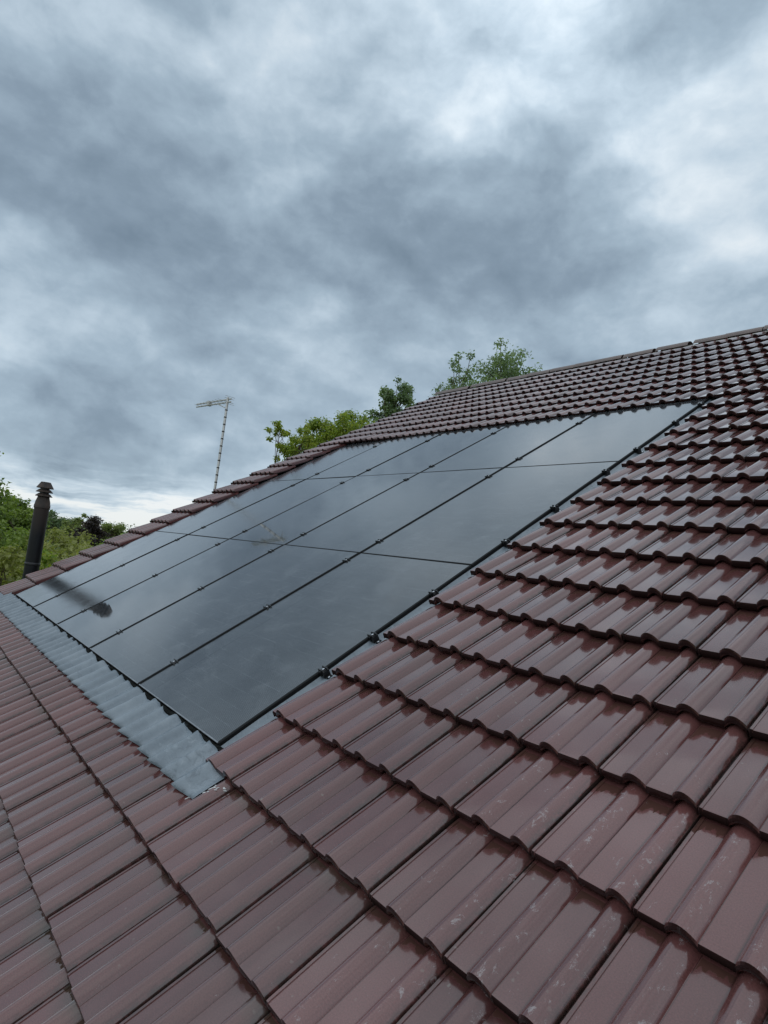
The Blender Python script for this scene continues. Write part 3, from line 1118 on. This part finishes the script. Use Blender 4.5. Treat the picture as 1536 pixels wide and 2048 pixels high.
def bpt(s, t, z):
    return (bx * s + nx * t, by * s + ny * t, ZB + z)


p = MB()
for z in (0.022, -0.026):
    p.tube([bpt(-0.10, 0, z), bpt(0.94, 0, z)], 0.012, 6)
p.build('boom', M_PLASTIC, ae, 40)
for i in range(9):
    s = 0.90 - i * 0.105
    L_ = 0.065 + 0.010 * i
    p = MB()
    p.tube([bpt(s, -L_, -0.002), bpt(s, L_, -0.002)], 0.0030, 5)
    p.build('director', M_ALU, ae, 40)
p = MB()
p.add([bpt(0.515, -0.03, -0.04), bpt(0.575, -0.03, -0.04), bpt(0.575, 0.03, -0.04), bpt(0.515, 0.03, -0.04),
       bpt(0.515, -0.03, 0.04), bpt(0.575, -0.03, 0.04), bpt(0.575, 0.03, 0.04), bpt(0.515, 0.03, 0.04)],
      [(3, 2, 1, 0), (4, 5, 6, 7), (0, 1, 5, 4), (1, 2, 6, 5), (2, 3, 7, 6), (3, 0, 4, 7)])
p.build('dipole_box', M_PLASTIC, ae)
for zs in (-1, 1):
    for i in range(2):
        p = MB()
        o_ = 0.03 + 0.03 * i
        p.tube([bpt(-0.02 - o_ * 0.7, -0.09, zs * o_), bpt(-0.02 - o_ * 0.7, 0.09, zs * o_)], 0.003, 5)
        p.build('reflector_rod', M_ALU, ae, 40)
p = MB()
p.tube([bpt(0.02, 0.0, -0.12), bpt(0.28, 0, -0.03)], 0.008, 6)
p.build('boom_brace', M_PLASTIC, ae, 40)
p = MB()
p.box(0.0, 0.28, -0.015, 0.015, 0.6, 0.64)
p.box(0.0, 0.28, -0.015, 0.015, 0.1, 0.14)
p.build('wall_bracket', M_ALU, ae)

# ------------------------------------------------------------------ trees and shrubs


def leaves(clumps, nleaf, size, rnd, droop=0.0, aspect=1.8, spread=1.0):
    """one mesh of small folded leaves spread through the clumps: (centre, radius)"""
    rs_ = np.random.default_rng(rnd.randint(0, 10 ** 6))
    cen = np.array([c[0] for c in clumps])
    rad = np.array([c[1] for c in clumps])
    wgt = rad ** 2
    idx = rs_.choice(len(clumps), nleaf, p=wgt / wgt.sum())
    d = rs_.normal(size=(nleaf, 3))
    d /= np.linalg.norm(d, axis=1)[:, None]
    rr = rs_.uniform(0.25, 1.0, nleaf) ** 0.6 * rad[idx] * spread
    rr *= 1 + 0.25 * rs_.normal(size=nleaf)
    pos = cen[idx] + d * rr[:, None] * np.array([1, 1, 0.8])
    # leaf frame: lies roughly outwards/upwards
    nrm = d * 0.5 + np.array([0, 0, 0.55]) + rs_.normal(size=(nleaf, 3)) * 0.55
    nrm /= np.linalg.norm(nrm, axis=1)[:, None]
    ax_ = d + rs_.normal(size=(nleaf, 3)) * 0.7 + np.array([0, 0, -droop])
    ax_ -= nrm * (ax_ * nrm).sum(1)[:, None]
    ax_ /= np.linalg.norm(ax_, axis=1)[:, None] + 1e-9
    sd = np.cross(nrm, ax_)
    s = size * rs_.uniform(0.6, 1.25, nleaf)[:, None]
    w = s / aspect
    v0 = pos - ax_ * s * 0.5
    v1 = pos + sd * w * 0.5 + nrm * s * 0.10
    v2 = pos + ax_ * s * 0.5 - nrm * s * 0.08
    v3 = pos - sd * w * 0.5 + nrm * s * 0.10
    V = np.stack([v0, v1, v2, v3], 1).reshape(-1, 3)
    F = np.arange(nleaf * 4).reshape(-1, 4)
    tri = np.concatenate([F[:, [0, 1, 2]], F[:, [0, 2, 3]]])
    me = bpy.data.meshes.new('crown')
    me.vertices.add(len(V))
    me.vertices.foreach_set('co', V.ravel())
    me.loops.add(len(tri) * 3)
    me.loops.foreach_set('vertex_index', tri.ravel().astype(np.int32))
    me.polygons.add(len(tri))
    me.polygons.foreach_set('loop_start', np.arange(0, len(tri) * 3, 3, dtype=np.int32))
    me.update()
    me.validate()
    return me


def tree(name, label, cat, x, y, top, crown_h, crown_r, mat, nleaf, leaf, seed, clumps=36, open_=0.6, trunk_r=None, group=None, aspect=1.7, droop=0.0, lean=(0, 0)):
    rnd = random.Random(seed)
    root = empty(name, (x, y, 0))
    tag(root, label, cat, group)
    cz = top - crown_h * 0.5
    tr_ = trunk_r or 0.03 + top * 0.012
    lx, ly = lean
    bend = [rnd.uniform(-0.1, 0.1) * crown_r for _ in range(4)]
    path = [(0, 0, -0.05), (bend[0] + lx * .2, bend[1] + ly * .2, cz * 0.45), (bend[2] + lx * .5, bend[3] + ly * .5, cz * 0.85), (lx, ly, top - crown_h * 0.22)]
    tb = MB()
    tb.tube(path, [tr_, tr_ * 0.8, tr_ * 0.6, tr_ * 0.2], 8)
    cl = []
    for i in range(clumps):
        while True:
            q = Vector((rnd.uniform(-1, 1), rnd.uniform(-1, 1), rnd.uniform(-1, 1)))
            if q.length <= 1 and q.length > 0.35:
                break
        q *= rnd.uniform(0.85, 1.06)
        taper = 1.0 - 0.25 * max(0, q.z)
        c_ = Vector((lx + q.x * crown_r * taper, ly + q.y * crown_r * taper, cz + q.z * crown_h * 0.5))
        r_ = crown_r * rnd.uniform(0.16, 0.34) * open_ / 0.6
        cl.append(((c_.x, c_.y, c_.z), r_))
        s0 = rnd.uniform(0.45, 0.9)
        a = Vector(path[2]).lerp(Vector(path[3]), s0) if s0 > 0.55 else Vector(path[1]).lerp(Vector(path[2]), 0.6 + s0)
        mid_ = a.lerp(c_, 0.55) + Vector((rnd.uniform(-.1, .1), rnd.uniform(-.1, .1), rnd.uniform(0, .15))) * crown_r
        tip = c_ + (c_ - mid_).normalized() * r_ * 0.6
        tb.tube([a, mid_, c_, tip], [tr_ * 0.32, tr_ * 0.2, tr_ * 0.10, tr_ * 0.04], 5)
    tb.build('trunk', M_BARK, root, 60)
    link_obj('crown', leaves(cl, nleaf, leaf, rnd, droop, aspect), mat, root)
    return root


# behind the verge and the ridge
tree('grey_leaved_tree', 'broad grey-green tree with gaps behind the end of the ridge', 'tree', -8.85, 11.40, 10.74, 3.6, 1.28, L_GREY, 12500, 0.092, 41, 150, 0.54, 0.07)
tree('grey_leaved_tree', 'slim grey-green tree leftmost of those behind the ridge', 'tree', -10.10, 10.95, 10.72, 3.8, 0.74, L_GREY, 5500, 0.090, 47, 80, 0.56, 0.055)
tree('round_leaved_tree', 'dark grey-green tree rising above the upper roof edge', 'tree', -10.05, 8.60, 9.42, 3.4, 0.80, L_GREY, 8000, 0.080, 43, 84, 0.48, 0.06, aspect=1.25)
tree('leafy_bush', 'dense bright green bushy tree behind the roof edge', 'tree', -10.0, 7.35, 8.16, 3.2, 1.00, L_BRIGHT, 17000, 0.075, 44, 120, 0.54, 0.07)
tree('leafy_bush', 'low bright green bush half hidden below the bright bushy tree', 'bush', -9.95, 6.40, 7.62, 2.8, 0.66, L_BRIGHT, 7500, 0.075, 48, 66, 0.58, 0.05)
tree('sapling', 'thin sapling with few light green leaves, nearest the aerial', 'sapling', -8.95, 4.80, 7.12, 1.1, 0.30, L_BRIGHT, 620, 0.085, 55, 16, 0.62, 0.022, aspect=2.2, droop=0.6)
tree('sapling', 'young light green tree next to the bright bushes', 'sapling', -9.2, 5.45, 7.16, 1.7, 0.50, L_BRIGHT, 2600, 0.085, 56, 34, 0.56, 0.03, aspect=2.2, droop=0.6)


# left of the flue: a belt of trees and shrubs
GRP = 'shrubs and trees beyond the flue'
tree('oak_tree', 'tall green tree at the left edge behind the flue', 'tree', -24.0, 0.95, 6.75, 5.8, 2.0, L_OAK, 13000, 0.17, 61, 60, 0.6, 0.16, GRP)
tree('oak_tree', 'green tree just left of the flue, lower than the edge tree', 'tree', -27.2, 2.6, 5.35, 4.4, 1.7, L_OAK, 9000, 0.17, 62, 46, 0.6, 0.14, GRP)
tree('oak_tree', 'green tree directly behind the flue pipe', 'tree', -31.0, 4.05, 4.95, 4.2, 1.6, L_OAK, 5000, 0.17, 63, 40, 0.6, 0.14, GRP)
SH = [(-12.6, 0.25, 3.85, 0.95, L_OLIVE, 'olive green shrub at the left edge beside the roof corner'),
      (-14.5, 1.25, 3.80, 1.0, L_OAK, 'mid green shrub left of the flue in the shrub belt'),
      (-19.1, 2.63, 3.95, 1.25, L_OLIVE, 'olive green shrub appearing just right of the flue'),
      (-22.9, 3.97, 4.02, 1.35, L_OLIVE, 'pale olive shrub in front of the far tree line'),
      (-16.0, 2.85, 3.86, 1.0, L_OLIVE, 'olive green shrub below the dark purple tree'),
      (-19.7, 4.58, 3.92, 1.1, L_OAK, 'mid green shrub below the pale tree near the roof edge'),
      (-9.9, 0.45, 3.58, 0.85, L_OLIVE, 'low olive shrub hard against the roof corner'),
      (-10.6, 1.15, 3.66, 0.80, L_BRIGHT, 'low bright green shrub right of the flue foot'),
      (-11.4, 1.90, 3.72, 0.80, L_OLIVE, 'low olive shrub peeping over the verge tiles'),
      (-22.4, 6.2, 4.02, 1.3, L_OAK, 'mid green shrub behind the verge right of the pale tree')]
for i, (x, y, tp, r_, mt, lb) in enumerate(SH):
    tree('hedge_shrub', lb, 'shrub', x, y, tp + 0.22, 3.4, r_, mt, 7500, 0.105 if x > -17 else 0.13, 70 + i, 46, 0.62, 0.05, GRP)
FAR = 'trees in the distance'
tree('copper_tree', 'dark purple tree in the distance right of the flue', 'tree', -55.8, 12.6, 5.05, 4.2, 1.75, L_PURPLE, 8000, 0.24, 91, 44, 0.62, 0.15, FAR)
tree('willow_tree', 'pale feathery tree behind the dark purple tree', 'tree', -70.6, 14.9, 6.0, 5.0, 2.2, L_PALE, 6500, 0.26, 92, 44, 0.5, 0.15, FAR)
tree('field_tree', 'pale green tree where the far trees meet the roof edge', 'tree', -61.2, 15.95, 5.15, 4.2, 1.8, L_PALE, 7000, 0.24, 93, 40, 0.6, 0.15, FAR)
tree('field_tree', 'hazy green tree just right of the flue on the skyline', 'tree', -115, 19.9, 6.2, 5.4, 2.8, L_FAR, 3500, 0.4, 94, 40, 0.6, 0.2, FAR)
tree('field_tree', 'small hazy tree on the skyline left of the pale tree', 'tree', -134, 26.6, 6.0, 5.3, 3.2, L_FAR, 3500, 0.4, 95, 40, 0.6, 0.2, FAR)

# far wood along the horizon
rw = random.Random(3)
cl = []
for i in range(420):
    a = math.radians(rw.uniform(95, 200))
    d = rw.uniform(230, 420)
    x, y = 2.5 + d * math.cos(a), -1.2 + d * math.sin(a)
    h = rw.uniform(2.0, 7.5)
    for q in range(3):
        cl.append(((x + rw.uniform(-4, 4), y + rw.uniform(-4, 4), h * rw.uniform(0.25, 0.9)), rw.uniform(1.2, 3.2)))
wood = link_obj('distant_woodland', leaves(cl, 30000, 1.1, rw, 0, 1.4), L_FAR)
tag(wood, 'far-off band of trees along the horizon', 'woodland', kind='stuff')
